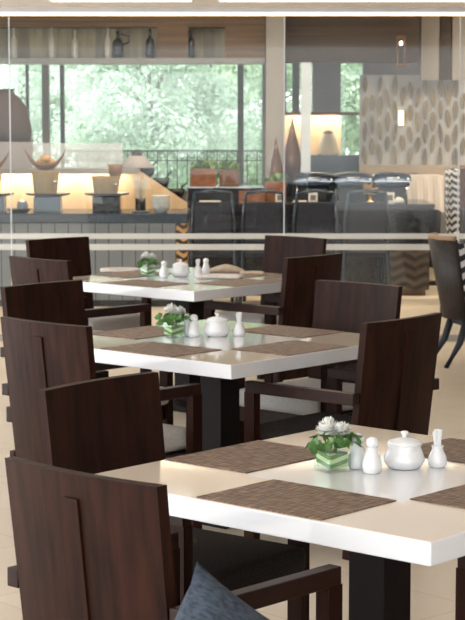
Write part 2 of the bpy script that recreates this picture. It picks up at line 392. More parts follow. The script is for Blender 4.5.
# ground and trees outside
struct('ground_outside', box(new(), -14, 14, 20.66, 60, -.3, -.02), M['lawn'])
def tree(name, label, cx, cy, ztop, rx, leafn, m, seed, zlo=.6, size=.13):
    rr = random.Random(seed); leafn = int(leafn*5.2); size *= .39
    t = thing(name, label, 'tree', (cx, cy, -.02), 0, 'trees outside the window')
    bm = new(); H = ztop*.75
    tube(bm, [(0, 0, 0), (.08, 0, H*.4), (-.05, .05, H*.75), (.02, 0, H)], [.11, .09, .06, .03], 8)
    for k in range(7):
        an = rr.uniform(0, 2*PI); z0 = H*rr.uniform(.35, .8)
        tube(bm, [(0, 0, z0), (rx*.35*math.cos(an), rx*.35*math.sin(an), z0+.5), (rx*.75*math.cos(an), rx*.75*math.sin(an), z0+.8)], [.04, .025, .01], 6)
    obj('trunk', bm, M['bark'], t)
    bm = new()
    blobs = []
    for k in range(46):
        an = rr.uniform(0, 2*PI); rad = rx*math.sqrt(rr.random())*.9
        blobs.append((Vector((rad*math.cos(an), rad*math.sin(an), rr.uniform(zlo, ztop-.3))), rr.uniform(.3, .62)))
    for k in range(leafn):
        c, R = rr.choice(blobs)
        d = Vector((rr.gauss(0, 1), rr.gauss(0, 1), rr.gauss(0, 1))).normalized()
        p = c+d*R*rr.uniform(.55, 1.05)
        if p.z < .1: continue
        n = (d+Vector((rr.gauss(0, .6), rr.gauss(0, .6), rr.gauss(0, .6)+.4))).normalized()
        u = n.orthogonal().normalized(); u.rotate(Quaternion(n, rr.uniform(0, 6.3))); w = n.cross(u)
        s = size*rr.uniform(.6, 1.3)
        vs = [bm.verts.new(p+u*s), bm.verts.new(p+w*s*.42+u*s*.1), bm.verts.new(p-u*s), bm.verts.new(p-w*s*.42+u*s*.1)]
        bm.faces.new(vs)
    obj('crown', bm, m, t)
    return t
tree('leafy_tree', 'pale green leafy tree outside, left half of the big window', -1.15, 25.4, 4.2, 1.25, 7000, M['foliage2'], 1)
tree('leafy_tree', 'bright green leafy tree outside, in the middle of the big window', .15, 29.2, 4.7, 1.6, 9000, M['foliage1'], 2)
tree('leafy_tree', 'green tree outside, seen right of the pale column through the narrow windows', 1.85, 25.6, 4.3, 1.1, 5500, M['foliage1'], 3)
tree('leafy_tree', 'hazy tree outside behind the dark urn, far left of the window', -3.3, 29.5, 4.2, 1.1, 3500, M['foliage2'], 4, .8)

# ------------------------------------------------------------------ wooden bulkhead with bottle niches, Y = 18.5
KY = 18.5
def XK(px): return at(px, 50, KY).x
def ZK(py): return at(232.5, py, KY).z
bm = new()
box(bm, -6, XK(265), KY, KY+.5, ZK(27), 3.0)
box(bm, -6, XK(-25), KY, KY+.5, ZK(58), ZK(27))
box(bm, XK(157), XK(188), KY, KY+.5, ZK(58), ZK(27))
box(bm, XK(225), XK(265), KY, KY+.5, ZK(58), ZK(27))
struct('wall_bulkhead', bm, M['bulkhead_wood'])
struct('wall_bulkhead_right', pbox(265, 420, -20, 62, KY, .5), M['bulkhead_dark'])
struct('trim_20', box(new(), -6, XK(265), KY-.01, KY+.5, ZK(63.5), ZK(58)), M['shelf_grey'])
struct('wall_niche', box(new(), XK(-25), XK(226), KY+.36, KY+.5, ZK(58), ZK(27)), M['flute'])
def bottle(px, m, label, h=.30, r=.036, jug=False):
    p = at(px, 57.5, KY+.17)
    t = thing('bottle', label, 'bottle', (p.x, KY+.17, ZK(58)), 0, 'bottles in the wooden bulkhead niches')
    bm = lathe(new(), [(r*.9, 0), (r, .01), (r, h*.55), (r*.8, h*.64), (r*.34, h*.74), (r*.3, h*.93), (r*.36, h*.94), (r*.36, h)], 14)
    obj('glass_body', bm, m, t, True)
    obj('cap', lathe(new(), [(r*.4, h), (r*.4, h+.02)], 10), M['frame_brown'], t)
    if jug: obj('handle', tube(new(), [(r*.9, 0, h*.5), (r*2, 0, h*.6), (r*2, 0, h*.8), (r*.4, 0, h*.9)], .008, 6), m, t, True)
bottle(14, M['bottle_clear'], 'pale bottle in the left niche, at the left glass seam')
bottle(52, M['bottle_clear'], 'pale bottle in the left niche, second from the left seam')
bottle(75, M['bottle_clear'], 'pale bottle in the middle of the left niche', .28)
bottle(108, M['bottle_clear'], 'pale bottle just left of the dark jug')
bottle(118, M['bottle_dark'], 'dark wide jug with a handle in the left niche', .27, .055, True)
bottle(150, M['bottle_dark'], 'dark bottle at the right end of the left niche', .29, .042)
bottle(191, M['bottle_dark'], 'dark bottle alone in the right niche', .29, .036)

# upper wall strips at right
struct('wall_strip_cream', pbox(421, 440, -20, 80, 19.1, .1), M['cream'])
struct('wall_strip_dark', pbox(440, 452, -20, 80, 19.1, .1), M['bulkhead_dark'])
struct('wall_strip_pale', pbox(452, 475, -20, 80, 19.1, .1), M['cream'])
# lantern in dark frame
p = at(401, 51, KY-.06)
t = thing('wall_lantern', 'slim dark framed lantern with a small light, high on the dark wood', 'lantern', (p.x, KY-.06, p.z))
bm = new(); w2, h2 = .042, .15
box(bm, -w2, -w2+.018, -.03, .06, -h2, h2); box(bm, w2-.018, w2, -.03, .06, -h2, h2); box(bm, -w2+.018, w2-.018, -.03, .06, h2-.03, h2); box(bm, -w2+.018, w2-.018, -.03, .06, -h2, -h2+.03)
obj('frame', bm, M['brown_wood'], t)
obj('bulb', lathe(new(), [(.004, .055), (.014, .065), (.014, .085), (.004, .095)], 8), M['spot'], t)

# ------------------------------------------------------------------ leaf relief panel, sconce
LY = 19.3
t = thing('leaf_relief_panel', 'pale wall panel covered with gold leaf shaped slats', 'wall panel', (0, LY, 0))
x0, x1 = at(360, 100, LY).x, at(476, 100, LY).x; z0, z1 = Z(166, LY), Z(75, LY)
obj('panel', box(new(), x0, x1, .02, .08, z0, z1), M['leaf_white'], t)
bm = new(); rr = random.Random(5)
col = 0; x = x0+.05
while x < x1-.03:
    z = z0+.10+(.12 if col % 2 else 0)+rr.uniform(-.03, .03)
    while z < z1-.08:
        h = rr.uniform(.085, .115); w = rr.uniform(.022, .031); tl = rr.uniform(-.25, .25)
        pts = []
        for i in range(12):
            a = 2*PI*i/12; px = w*math.cos(a)*(1-.35*abs(math.sin(a))); pz = h*math.sin(a)
            pts.append((x+px*math.cos(tl)-pz*math.sin(tl)*.5, z+pz))
        prism(bm, pts, -.012, .025)
        z += .235+rr.uniform(-.02, .02)
    x += .078; col += 1
obj('leaf_slats', bm, M['leaf_gold'], t)
p = at(401, 118, LY-.08)
t = thing('wall_sconce', 'small warm lit sconce on the leaf panel', 'lamp', (p.x, LY-.08, p.z))
obj('shade', box(new(), -.024, .024, -.03, .03, -.075, .075, .006), M['sconce'], t)
obj('bracket', box(new(), -.014, .014, .03, .062, -.09, .03), M['brown_wood'], t)
struct('wall_dado', pbox(360, 476, 165, 185, 19.25, .15), M['beige_fabric'])

# ------------------------------------------------------------------ lit back bar, Y = 20
t = thing('back_bar', 'glowing warm wooden back bar under the grey wall', 'back bar', (0, 20.1, 0))
for a0, a1 in ((285, 341), (361, 393)):
    obj('lit_panel', box(new(), X(a0, 20.1), X(a1, 20.1), .12, .2, .9, Z(113, 20.1)), M['warm_wood'], t)
obj('light_strip', box(new(), X(285, 20.1), X(393, 20.1), .0, .03, Z(114.4, 20.1), Z(113.6, 20.1)), M['led_niche'], t)
obj('canopy', box(new(), X(284, 20.1), X(394, 20.1), -.1, .2, Z(113.5, 20.1), Z(112, 20.1)), M['bulkhead_wood'], t)
obj('canopy_lip', box(new(), X(284, 20.1), X(394, 20.1), -.11, -.1, Z(115.2, 20.1), Z(112, 20.1)), M['bulkhead_wood'], t)
obj('shelf', box(new(), X(284, 20.1), X(394, 20.1), -.2, .12, Z(157, 20.1), Z(155, 20.1)), M['slab_blue'], t)
obj('cabinet', box(new(), X(284, 20.1), X(394, 20.1), -.15, .12, 0, Z(157, 20.1)), M['slab_blue'], t)
p = at(366, 155, 20.0)
t = thing('bottle', 'dark bottle standing on the glowing back bar', 'bottle', (p.x, 19.98, Z(155, 20.1)))
obj('glass_body', lathe(new(), [(.035, 0), (.04, .02), (.04, .14), (.012, .19), (.012, .27)], 12), M['bottle_dark'], t, True)
p = at(328, 155, 20.0)
t = thing('wicker_lantern', 'tapered wicker lantern on the glowing back bar', 'lantern', (p.x, 19.98, Z(155, 20.1)))
obj('body', lathe(new(), [(.11, 0), (.115, .02), (.075, .22), (.06, .23)], 14), M['straw'], t, True)
obj('cap', lathe(new(), [(.06, .23), (.05, .25), (.02, .27)], 12), M['brown_wood'], t, True)

# ================================================================== LEFT BUFFET COUNTER
CY = 16.3
def XC(px, Y=CY): return at(px, 200, Y).x
def ZC(py, Y=CY): return at(232.5, py, Y).z
CT = .822
t = thing('buffet_counter', 'left buffet counter with blue grey slab over fluted grey front', 'counter', (0, CY, 0))
obj('slab', box(new(), -3.6, XC(188), -.02, .70, CT-.085, CT, .012), M['slab_blue'], t)
obj('fluted_front', box(new(), -3.6, XC(176), .03, .62, .06, CT-.085), M['fluted_grey'], t)
obj('carved_end_panel', box(new(), XC(176), XC(187), .04, .6, .06, CT-.085), M['scroll'], t)
obj('plinth', box(new(), -3.6, XC(187), .06, .6, 0, .06), M['black'], t)
# lit backsplash
SY = 17.05
t = thing('lit_backsplash', 'warm lit wooden backsplash behind the left counter with sloping right end', 'backsplash', (0, SY, 0))
zb, zt2 = CT, Z(171, SY)
pts = [(-3.6, zb), (XC(187, SY), zb), (XC(187, SY), Z(203, SY)), (XC(140, SY), zt2), (-3.6, zt2)]
obj('panel', prism(new(), pts, 0, .06), M['warm_wood'], t)
obj('ledge', box(new(), -3.6, XC(140, SY), -.14, .2, zt2, zt2+.025), M['shelf_grey'], t)
obj('light_strip', box(new(), -3.6, XC(126, SY), -.11, -.08, zt2-.010, zt2-.001), M['led_niche'], t)
obj('ledge_lip', box(new(), -3.6, XC(140, SY), -.15, -.14, zt2-.022, zt2+.025), M['shelf_grey'], t)
# support below the slope
struct('wall_counter_back', box(new(), -3.6, XC(187, SY), SY-.02, SY+.06, 0, CT-.001), M['bulkhead_dark'])
# grey screen and frosted glass standing on the ledge
tag(obj('grey_screen', box(new(), -3.6, XC(32.5, SY), SY+.0, SY+.05, zt2+.025, Z(142, SY)), M['shade']), 'light grey screen on the ledge under the dark urn', 'screen')
tag(obj('frosted_screen', box(new(), XC(33, SY), XC(123, SY), SY+.01, SY+.03, zt2+.025, Z(143, SY)), M['frosted_screen']), 'frosted glass screen on the ledge, beside the grey screen', 'screen')
# dark urn behind
UY = 17.5
p = at(3, 142, UY)
t = thing('urn', 'large dark brown urn above the grey screen at far left', 'urn', (p.x, UY, 0))
zz = [Z(y, UY) for y in (142, 130, 120, 112, 104, 99, 95, 91)]
rr_ = [(31-3)/106.7, (32-3)/106.7, (30-3)/106.7, (29-3)/106.7, (25-3)/106.7, (21-3)/106.7, (17-3)/106.7, (14-3)/106.7]
obj('body', lathe(new(), list(zip(rr_, zz)), 28), M['urn'], t, True)
obj('pedestal', lathe(new(), [(.22, 0), (.22, zz[0])], 24), M['shelf_grey'], t)
obj('rim', lathe(new(), [(rr_[-1], zz[-1]), (rr_[-1]+.02, zz[-1]+.02), (rr_[-1]-.03, zz[-1]+.02), (rr_[-1]-.04, zz[-1]-.1)], 24), M['urn'], t, True)

# stands with dark plates, wicker pots, bowls, breads
def stand(px, lab, grp='plinth stands on the left counter', w=13.5, m='plinth_blue'):
    X0 = at(px, 205, CY+.32).x
    t = thing('serving_stand', lab, 'stand', (X0, CY+.32, CT), 0, grp)
    obj('plinth', box(new(), -w/114, w/114, -.11, .11, 0, .135, .004), M[m], t)
    obj('plate', lathe(new(), [(.10, .135), (.19, .150), (.205, .165), (.205, .170), (.19, .166), (.0001, .158)], 28), M['dark_plate'], t, True)
    return X0, CT+.158
def pot(X0, z, lab, wt, wb, h):
    t = thing('wicker_pot', lab, 'pot', (X0, CY+.32, z), 0, 'wicker pots on the stands')
    obj('body', lathe(new(), [(wb, 0), (wb*1.05, .01), (wt, h-.012), (wt*1.03, h), (wt*.94, h), (wb*.9, .03), (.001, .03)], 24, cap=False), M['wicker'], t, True)
    obj('handle', tube(new(), [(wt*.55, -wt*.75, h*.55), (wt*.75, -wt*.85, h*.55), (wt*.95, -wt*.5, h*.55)], .008, 6), M['chrome'], t, True)
    return z+h
X0, z = stand(48, 'blue grey plinth under the complete wicker pot and horned bowl')
z = pot(X0-.02, z, 'tan wicker pot under the horned wooden bowl', .125, .098, .205)
t = thing('horned_bowl', 'dark wooden boat bowl with upturned horned ends, above the wicker pot', 'bowl', (X0-.02, CY+.32, z), 0, 'horned bowls')
bm = new(); n = 14; R = []
for i in range(n+1):
    u = -1+2*i/n; hw = .085*math.sqrt(max(0.02, 1-u*u)); zc_ = .14*abs(u)**2.6
    ring = []
    for j in range(9):
        a = PI+PI*j/8; ring.append((u*.185, hw*math.cos(a), zc_+.055+.055*math.sin(a)*(1-abs(u)**3)))
    for j in range(9):
        a = 2*PI-PI*j/8; ring.append((u*.185, .82*hw*math.cos(a), zc_+.058+.042*math.sin(a)*(1-abs(u)**3)))
    R.append([bm.verts.new(c) for c in ring])
for A, B in zip(R, R[1:]):
    for i in range(18): bm.faces.new((A[i], A[(i+1) % 18], B[(i+1) % 18], B[i]))
bm.faces.new(R[0]); bm.faces.new(R[-1][::-1])
hb = obj('bowl', bm, M['brown_wood'], t, True)
for k, (dx, dy, s, dz) in enumerate(((-.03, 0, .05, 0), (.04, .01, .048, 0), (.0, -.03, .045, .03), (.0, .03, .045, .035))):
    bm = new(); bmesh.ops.create_icosphere(bm, subdivisions=2, radius=s)
    for v in bm.verts: v.co = Vector((v.co.x*1.1, v.co.y, v.co.z*.75))
    tag(obj('bread_roll', bm, M['bread'], None, True, (X0-.02+dx, CY+.32+dy, z+.075+dz)), ['golden bread roll in the horned bowl, left', 'golden bread roll in the horned bowl, right', 'golden bread roll in the horned bowl, front', 'golden bread roll in the horned bowl, topmost'][k], 'bread', 'bread rolls in the horned bowl')
X0, z = stand(107, 'black plinth under the open wicker pot, next to the straws', w=14, m='granite')
z2 = pot(X0-.01, z, 'tan open wicker pot on the black plinth', .125, .10, .16)
t = thing('serving_basket', 'brown basket resting in the open wicker pot', 'basket', (X0+.075, CY+.34, z2-.07))
obj('body', lathe(new(), [(.03, 0), (.06, .10), (.065, .17), (.055, .17), (.03, .02)], 16), M['brown_wood'], t, True)
X0, z = stand(-8, 'blue grey plinth cut off by the left edge of the photo')
z = pot(X0-.02, z, 'wicker pot cut off by the left edge of the photo', .11, .09, .19)
r2 = bpy.data.objects['horned_bowl']; dup(r2, (X0-.02, CY+.32, z), 0, 'horned wooden bowl cut off by the left edge of the photo')
# low dark dish with a glass jar at the seam
p = at(19, 212, CY+.2)
t = thing('serving_dish', 'low dark oval dish on the counter by the left glass seam', 'dish', (p.x, CY+.2, CT))
obj('dish', lathe(new(), [(.07, 0), (.115, .03), (.12, .035), (.06, .012)], 20), M['dark_plate'], t, True)
t = thing('glass_jar', 'small bluish jar sitting in the low dark dish', 'jar', (p.x+.03, CY+.2, CT+.013))
obj('body', lathe(new(), [(.045, 0), (.05, .01), (.05, .06), (.04, .07)], 14), M['plinth_blue'], t, True)
obj('lid', lathe(new(), [(.04, .07), (.042, .085), (.01, .095)], 14), M['chrome'], t, True)
# straw holder
p = at(140.5, 212, CY+.25)
t = thing('straw_holder', 'black cup full of fanned pale straws on a saucer', 'straw holder', (p.x, CY+.25, CT))
obj('saucer', lathe(new(), [(.05, 0), (.085, .012), (.09, .016), (.05, .01)], 18), M['white_ceramic'], t, True)
obj('cup', lathe(new(), [(.042, .011), (.046, .02), (.046, .125), (.040, .125), (.04, .03)], 16), M['black'], t, True)
bm = new(); rr = random.Random(3)
for k in range(26):
    a = rr.uniform(0, 2*PI); r0 = rr.uniform(.0, .025); r1 = rr.uniform(.02, .09)
    tube(bm, [(r0*math.cos(a), r0*math.sin(a), .05), (r1*math.cos(a), r1*math.sin(a), .30+rr.uniform(-.04, .02))], .0075, 5)
obj('straws', bm, M['straw'], t)
# stack of white bowls
p = at(161, 212, CY+.25)
for k in range(5):
    bm = lathe(new(), [(.045, 0), (.05, .004), (.085, .045), (.09, .052), (.084, .052), (.05, .012), (.001, .01)], 20, cap=False)
    tag(obj('bowl', bm, M['white_ceramic'], None, True, (p.x, CY+.25, CT+k*.024)), ['lowest white bowl of the stack beside the straws', 'second white bowl from the bottom of the stack beside the straws', 'middle white bowl of the stack beside the straws', 'fourth white bowl up in the stack beside the straws', 'topmost white bowl of the stack beside the straws'][k], 'bowl', 'stack of white bowls')
# conical lamp shade thing on the ledge
p = at(137, 172, SY+.1)
t = thing('conical_cover', 'grey conical food cover with dark knob on the ledge', 'food cover', (p.x, SY+.08, zt2+.025))
obj('cone', lathe(new(), [(.155, 0), (.157, .01), (.07, .11), (.055, .115)], 24), M['shade'], t, True)
obj('knob', lathe(new(), [(.055, .115), (.05, .135), (.02, .165), (.004, .17)], 16), M['black'], t, True)
# dark bowls stepping down the slope behind the panel, on a stepped riser
t = thing('stepped_riser', 'dark stepped riser behind the sloping backsplash end', 'riser', (0, SY+.08, 0))
steps = [(146, 176), (161, 186), (176, 197)]
for k, (px, py) in enumerate(steps):
    obj('step', box(new(), XC(px-7.5, SY+.1), XC(px+7.4, SY+.1), .0, .34, 0, Z(py+3, SY+.2)), M['bulkhead_dark'], t)
for k, (px, py) in enumerate(steps):
    zt3 = Z(py+3, SY+.2); q = at(px, py, SY+.25)
    t = thing('black_bowl', ['black bowl on the top step of the riser', 'black bowl on the middle step of the riser', 'black bowl on the lowest step of the riser'][k], 'bowl', (q.x, SY+.25, zt3), 0, 'black bowls on the riser')
    obj('bowl', lathe(new(), [(.04, 0), (.075, .05), (.085, .10), (.078, .10), (.05, .02)], 18), M['black'], t, True)
    obj('spoon', tube(new(), [(0, 0, .03), (.06, -.02, .12), (.10, -.03, .16)], .007, 6), M['black'], t)

# ================================================================== CENTRAL BLACK BUFFET
NY = 17.3
NT = Z(204, NY)
xa, xb = at(188, 250, NY).x, at(432, 250, NY).x
t = thing('granite_buffet', 'long glossy black granite buffet with brown plinth', 'counter', (0, NY, 0))
obj('top', box(new(), xa-.0, xb+.02, -.03, .95, NT-.04, NT, .006), M['granite'], t)
obj('front_body', box(new(), xa+.02, xb-.02, .02, .9, .075, NT-.04), M['granite'], t)
obj('plinth', box(new(), xa+.05, xb-.05, .05, .85, 0, .075), M['brown_wood'], t)
p = at(390, 246, NY); q = at(429, 290, NY)
obj('chevron_panel', box(new(), p.x, q.x, .003, .02, q.z, p.z), M['chevron_brown'], t)
def on(px, py_base, dy=0): return at(px, py_base, NY+.2+dy)
# crates of salad
def crate(px, w, hgt, dep, lab, zoff=0, dy=.2, plant=True, m='terracotta', plab=None):
    Y = NY+dy; x = at(px, 200, Y).x; wv = w/F_PX*Y/2
    t = thing('salad_crate', lab, 'crate', (x, Y, NT+zoff), 0, 'crates on the black buffet')
    bm = new(); th = .012
    box(bm, -wv, wv, 0, dep, 0, th); box(bm, -wv, wv, 0, th, th, hgt); box(bm, -wv, wv, dep-th, dep, th, hgt)
    box(bm, -wv, -wv+th, th, dep-th, th, hgt); box(bm, wv-th, wv, th, dep-th, th, hgt)
    obj('crate_box', bm, M[m], t)
    if plant:
        rr = random.Random(int(px)); bm = new()
        for k in range(90):
            c = Vector((rr.uniform(-wv*.8, wv*.8), rr.uniform(.03, dep-.03), hgt*.6+rr.uniform(0, .12)))
            n = Vector((rr.gauss(0, .6), rr.gauss(0, .6), .5)).normalized(); u = n.orthogonal().normalized(); u.rotate(Quaternion(n, rr.uniform(0, 6.3))); v = n.cross(u)
            s = rr.uniform(.03, .055)
            ring = [bm.verts.new(c+u*s*math.cos(a)*(1+.2*math.sin(3*a))+v*s*.8*math.sin(a)+n*.015*math.cos(2*a)) for a in [i*PI/4 for i in range(8)]]
            bm.faces.new(ring)
        g = obj('lettuce_leaves', bm, M['lettuce'], None, True, (x, Y, NT+zoff))
        tag(g, plab, 'salad', kind='stuff')
    return t
tb = thing('display_riser', 'dark display riser under the raised salad crate', 'riser', (0, NY+.45, NT))
x0r, x1r = at(188, 200, NY+.5).x, at(262, 200, NY+.5).x
obj('riser_box', box(new(), x0r, x1r, 0, .42, 0, .13, .004), M['black'], tb)
obj('riser_top', box(new(), x0r-.02, x1r+.02, -.02, .44, .13, .142), M['steel'], tb)
crate(203, 26, .17, .3, 'reddish crate of lettuce at the left end of the black buffet', .142, .5, True, 'terracotta', 'green lettuce heaped in the left reddish crate')
crate(229, 20, .16, .26, 'brown crate of lettuce in the middle of the salad display', .142, .5, True, 'brown_wood', 'tall green lettuce in the middle brown crate')
crate(252, 26, .11, .22, 'low orange brown crate without leaves on the black buffet', 0, .12, False, 'terracotta')
crate(276, 20, .20, .22, 'brown crate of greens under the pointed copper vases', 0, .2, True, 'terracotta', 'greens in the crate under the copper vases')
for k, (px, w, lab) in enumerate(((210, 24, 'steel tray with white rim left of the low crate'), (300, 16, 'small steel tray in front of the chafing dishes'))):
    x = at(px, 203, NY+.1).x
    t = thing('serving_tray', lab, 'tray', (x, NY+.1, NT), 0, 'steel trays')
    obj('tray', box(new(), -w/216, w/216, -.07, .07, 0, .018, .004), M['chrome'], t)
    obj('food', box(new(), -w/216+.012, w/216-.012, -.058, .058, .018, .026, .003), M['napkin_white'], t)
# pointed copper vases
for k, (px, yt, yb, w, lab) in enumerate(((276, 138, 172, 7, 'shorter pointed copper vase beside the pale column'), (293, 118, 176, 9.5, 'taller pointed copper vase right of the pale column'))):
    Y = NY+.62; x = at(px, 150, Y).x; zb_ = NT; h = Z(yt, Y)-zb_; r = w/F_PX*Y
    t = thing('pointed_vase', lab, 'vase', (x, Y+.2*k, zb_), 0, 'pointed vases')
    obj('stand', lathe(new(), [(r*.8, 0), (r*.8, .015), (.015, .03), (.015, h*.25)], 16), M['black'], t, True)
    obj('body', lathe(new(), [(.02, h*.25), (r*.75, h*.33), (r, h*.45), (r*.8, h*.62), (r*.35, h*.82), (.004, h)], 20), M['copper'], t, True)
# chafing dishes
def chafing(px, lab, w=40, dy=.35):
    Y = NY+dy; x = at(px, 200, Y).x; W_ = w/F_PX*Y/2
    t = thing('chafing_dish', lab, 'chafing dish', (x, Y, NT), 0, 'chafing dishes on the black buffet')
    obj('burner_stand', box(new(), -W_*.75, W_*.75, -.11, .11, .015, .15, .01), M['black'], t)
    for sx in (-1, 1):
        obj('foot', tube(new(), [(sx*W_*.85, 0, 0), (sx*W_*.8, 0, .16)], .012, 8), M['chrome'], t, True)
    obj('pan', box(new(), -W_*.95, W_*.95, -.15, .15, .15, .20, .02), M['chafing'], t, True)
    bm = new(); R = []
    for i in range(9):
        a = PI*i/8
        R.append([bm.verts.new((u*W_, -.15*math.cos(a), .20+.085*math.sin(a)*(1-.25*abs(u)**3))) for u in (-1, -.6, 0, .6, 1)])
    for A, B in zip(R, R[1:]):
        for i in range(4): bm.faces.new((A[i], A[i+1], B[i+1], B[i]))
    bm.faces.new([r_[0] for r_ in R]); bm.faces.new([r_[-1] for r_ in R][::-1])
    lid = obj('lid', bm, M['chafing'], t, True)
    obj('handle', tube(new(), [(-W_*.35, -.16, .225), (-W_*.3, -.19, .235), (W_*.3, -.19, .235), (W_*.35, -.16, .225)], .009, 8), M['chrome'], t, True)
    obj('rim', box(new(), -W_*.98, W_*.98, -.155, .155, .196, .205, .003), M['chrome'], t)
chafing(313, 'dark steel chafing dish at left, right of the copper vases', 38)
chafing(352, 'dark steel chafing dish in the middle of three', 38)
chafing(391, 'dark steel chafing dish at right, nearest the leaf panel', 37)
for k, (px, py, lab) in enumerate(((280, 197, 'small framed card on the buffet by the glass seam'), (313, 200, 'small framed card before the left chafing dish'), (390, 200, 'small framed card before the right chafing dish'))):
    Y = NY+.08; x = at(px, 195, Y).x
    t = thing('label_card', lab, 'card', (x, Y, NT), 0, 'framed cards on the buffet')
    obj('frame', box(new(), -.042, .042, 0, .012, .0, .105), M['card'], t)
    obj('picture', box(new(), -.026, .026, -.003, .0, .03, .08), M['frame_brown'], t)
p = at(370, 200, NY+.1)
t = thing('gold_ornament', 'round gold flower ornament between the middle and right chafing dishes', 'ornament', (p.x, NY+.1, NT))
obj('base', lathe(new(), [(.05, 0), (.05, .012), (.012, .03), (.012, .06)], 14), M['gold'], t, True)
bm = new()
for k in range(40):
    rr = random.Random(k); d = Vector((rr.gauss(0, 1), rr.gauss(0, 1), rr.gauss(0, 1))).normalized()
    tube(bm, [Vector((0, 0, .13))+d*.02, Vector((0, 0, .13))+d*rr.uniform(.06, .085)], [.012, .003], 5)
obj('petals', bm, M['gold'], t)
p = at(397, 200, NY+.04)
bm = new(); bmesh.ops.create_icosphere(bm, subdivisions=2, radius=.05)
rr = random.Random(8)
for v in bm.verts: v.co = Vector((v.co.x*1.0, v.co.y*.8, max(-.02, v.co.z*.9)))*rr.uniform(.85, 1.1)
for v in bm.verts: v.co.z = max(v.co.z, -.02)
tag(obj('crumpled_napkin', bm, M['card'], None, True, (p.x+.02, NY+.0+.06, NT+.021)), 'crumpled white napkin beside the right framed card', 'napkin')

# slim dark chairs in front of the black buffet
def make_slim_chair(lab):
    t = thing('slim_chair', lab, 'chair', (0, 0, 0), 0, 'slim dark chairs along the black buffet')
    obj('seat', box(new(), -.20, .20, .03, .44, .43, .47, .012), M['navy'], t)
    for sx in (-1, 1):
        obj('leg', tube(new(), [(sx*.17, .41, 0), (sx*.17, .40, .43)], .016, 8), M['slab_blue'], t, True)
        obj('back_post', tube(new(), [(sx*.21, -.06, 0), (sx*.19, .03, .45), (sx*.19, .0, .75), (sx*.16, -.07, 1.0)], [.016, .018, .016, .014], 8), M['slab_blue'], t, True)
    obj('backrest', box(new(), -.165, .165, -.025, .005, .56, .92, .01), M['navy'], t)
    obj('top_rail', tube(new(), [(-.16, -.07, 1.0), (0, -.08, 1.02), (.16, -.07, 1.0)], .014, 8), M['slab_blue'], t, True)
    return t
sc = make_slim_chair('slim dark chair before the black buffet, by the left counter end')
sc.location = (at(213, 290, 16.35).x, 16.35, 0)
for px, lab, Y in ((264, 'slim dark chair before the black buffet, left of the glass seam', 16.4), (315, 'slim dark chair before the black buffet, right of the glass seam', 16.4), (366, 'slim dark chair before the black buffet, below the middle chafing dish', 16.4)):
    dup(sc, (at(px, 290, Y).x, Y, 0), 0, lab)

# ------------------------------------------------------------------ lounge corner at right
t = thing('tub_chair', 'dark tub chair behind the white clothed table', 'chair', (at(416, 175, 19.0).x, 19.0, 0))
bm = new(); n = 14
def tub(bm, r0, r1, z0, z1, th, a0=-.15, a1=PI+.15, top=None):
    R = []
    for i in range(n+1):
        a = a0+(a1-a0)*i/n; c, s = math.cos(a), math.sin(a)
        zt_ = z1 if top is None else top(i/n)
        R.append([bm.verts.new(v) for v in ((r0*c, r0*s, z0), (r1*c, r1*s, zt_), ((r1-th)*c, (r1-th)*s, zt_), ((r0-th)*c, (r0-th)*s, z0))])
    for A, B in zip(R, R[1:]):
        for i in range(4): bm.faces.new((A[i], A[(i+1) % 4], B[(i+1) % 4], B[i]))
    bm.faces.new(R[0]); bm.faces.new(R[-1][::-1])
tub(bm, .24, .26, .12, .0, .06, top=lambda u: .74+.34*math.sin(PI*u))
obj('shell', bm, M['navy'], t, True)
obj('seat', lathe(new(), [(.17, .30), (.2, .32), (.2, .44), (.17, .46)], 20), M['navy'], t, True)
for k in range(4):
    a = PI/4+k*PI/2; obj('leg', tube(new(), [(.15*math.cos(a), .15*math.sin(a), .30), (.17*math.cos(a), .17*math.sin(a), 0)], .016, 8), M['black'], t, True)
# white clothed table
TY = 18.27
x0, x1 = at(408, 180, TY).x, at(444, 180, TY).x; zt4 = Z(176, TY)
t = thing('lounge_table', 'square table under a pale cloth beside the leaf panel', 'table', ((x0+x1)/2, TY+.25, 0))
obj('tabletop', box(new(), -(x1-x0)/2+.02, (x1-x0)/2-.02, -.22, .22, zt4-.04, zt4-.006), M['brown_wood'], t)
obj('pedestal', box(new(), -.05, .05, -.05, .05, .02, zt4-.04), M['black'], t); obj('base', box(new(), -.16, .16, -.16, .16, 0, .02), M['black'], t)
bm = new(); hw = (x1-x0)/2; ring_t = []; ring_b = []; N_ = 48
for i in range(N_):
    a = 2*PI*i/N_; c, s = math.cos(a), math.sin(a); k = 1/max(abs(c), abs(s))
    ring_t.append(bm.verts.new((hw*c*k, .24*s*k, zt4)))
    fl = 1+.05*math.sin(i*PI/2)
    ring_b.append(bm.verts.new((hw*c*k*1.03*fl, .24*s*k*1.08*fl, zt4-.26-.10*(abs(c*s)*2)**4)))
bm.faces.new(ring_t)
for i in range(N_): bm.faces.new((ring_t[i], ring_b[i], ring_b[(i+1) % N_], ring_t[(i+1) % N_]))
tag(obj('tablecloth', bm, M['cloth'], None, False, ((x0+x1)/2, TY+.25, 0.001)), 'pale tablecloth draped over the table beside the leaf panel', 'tablecloth')

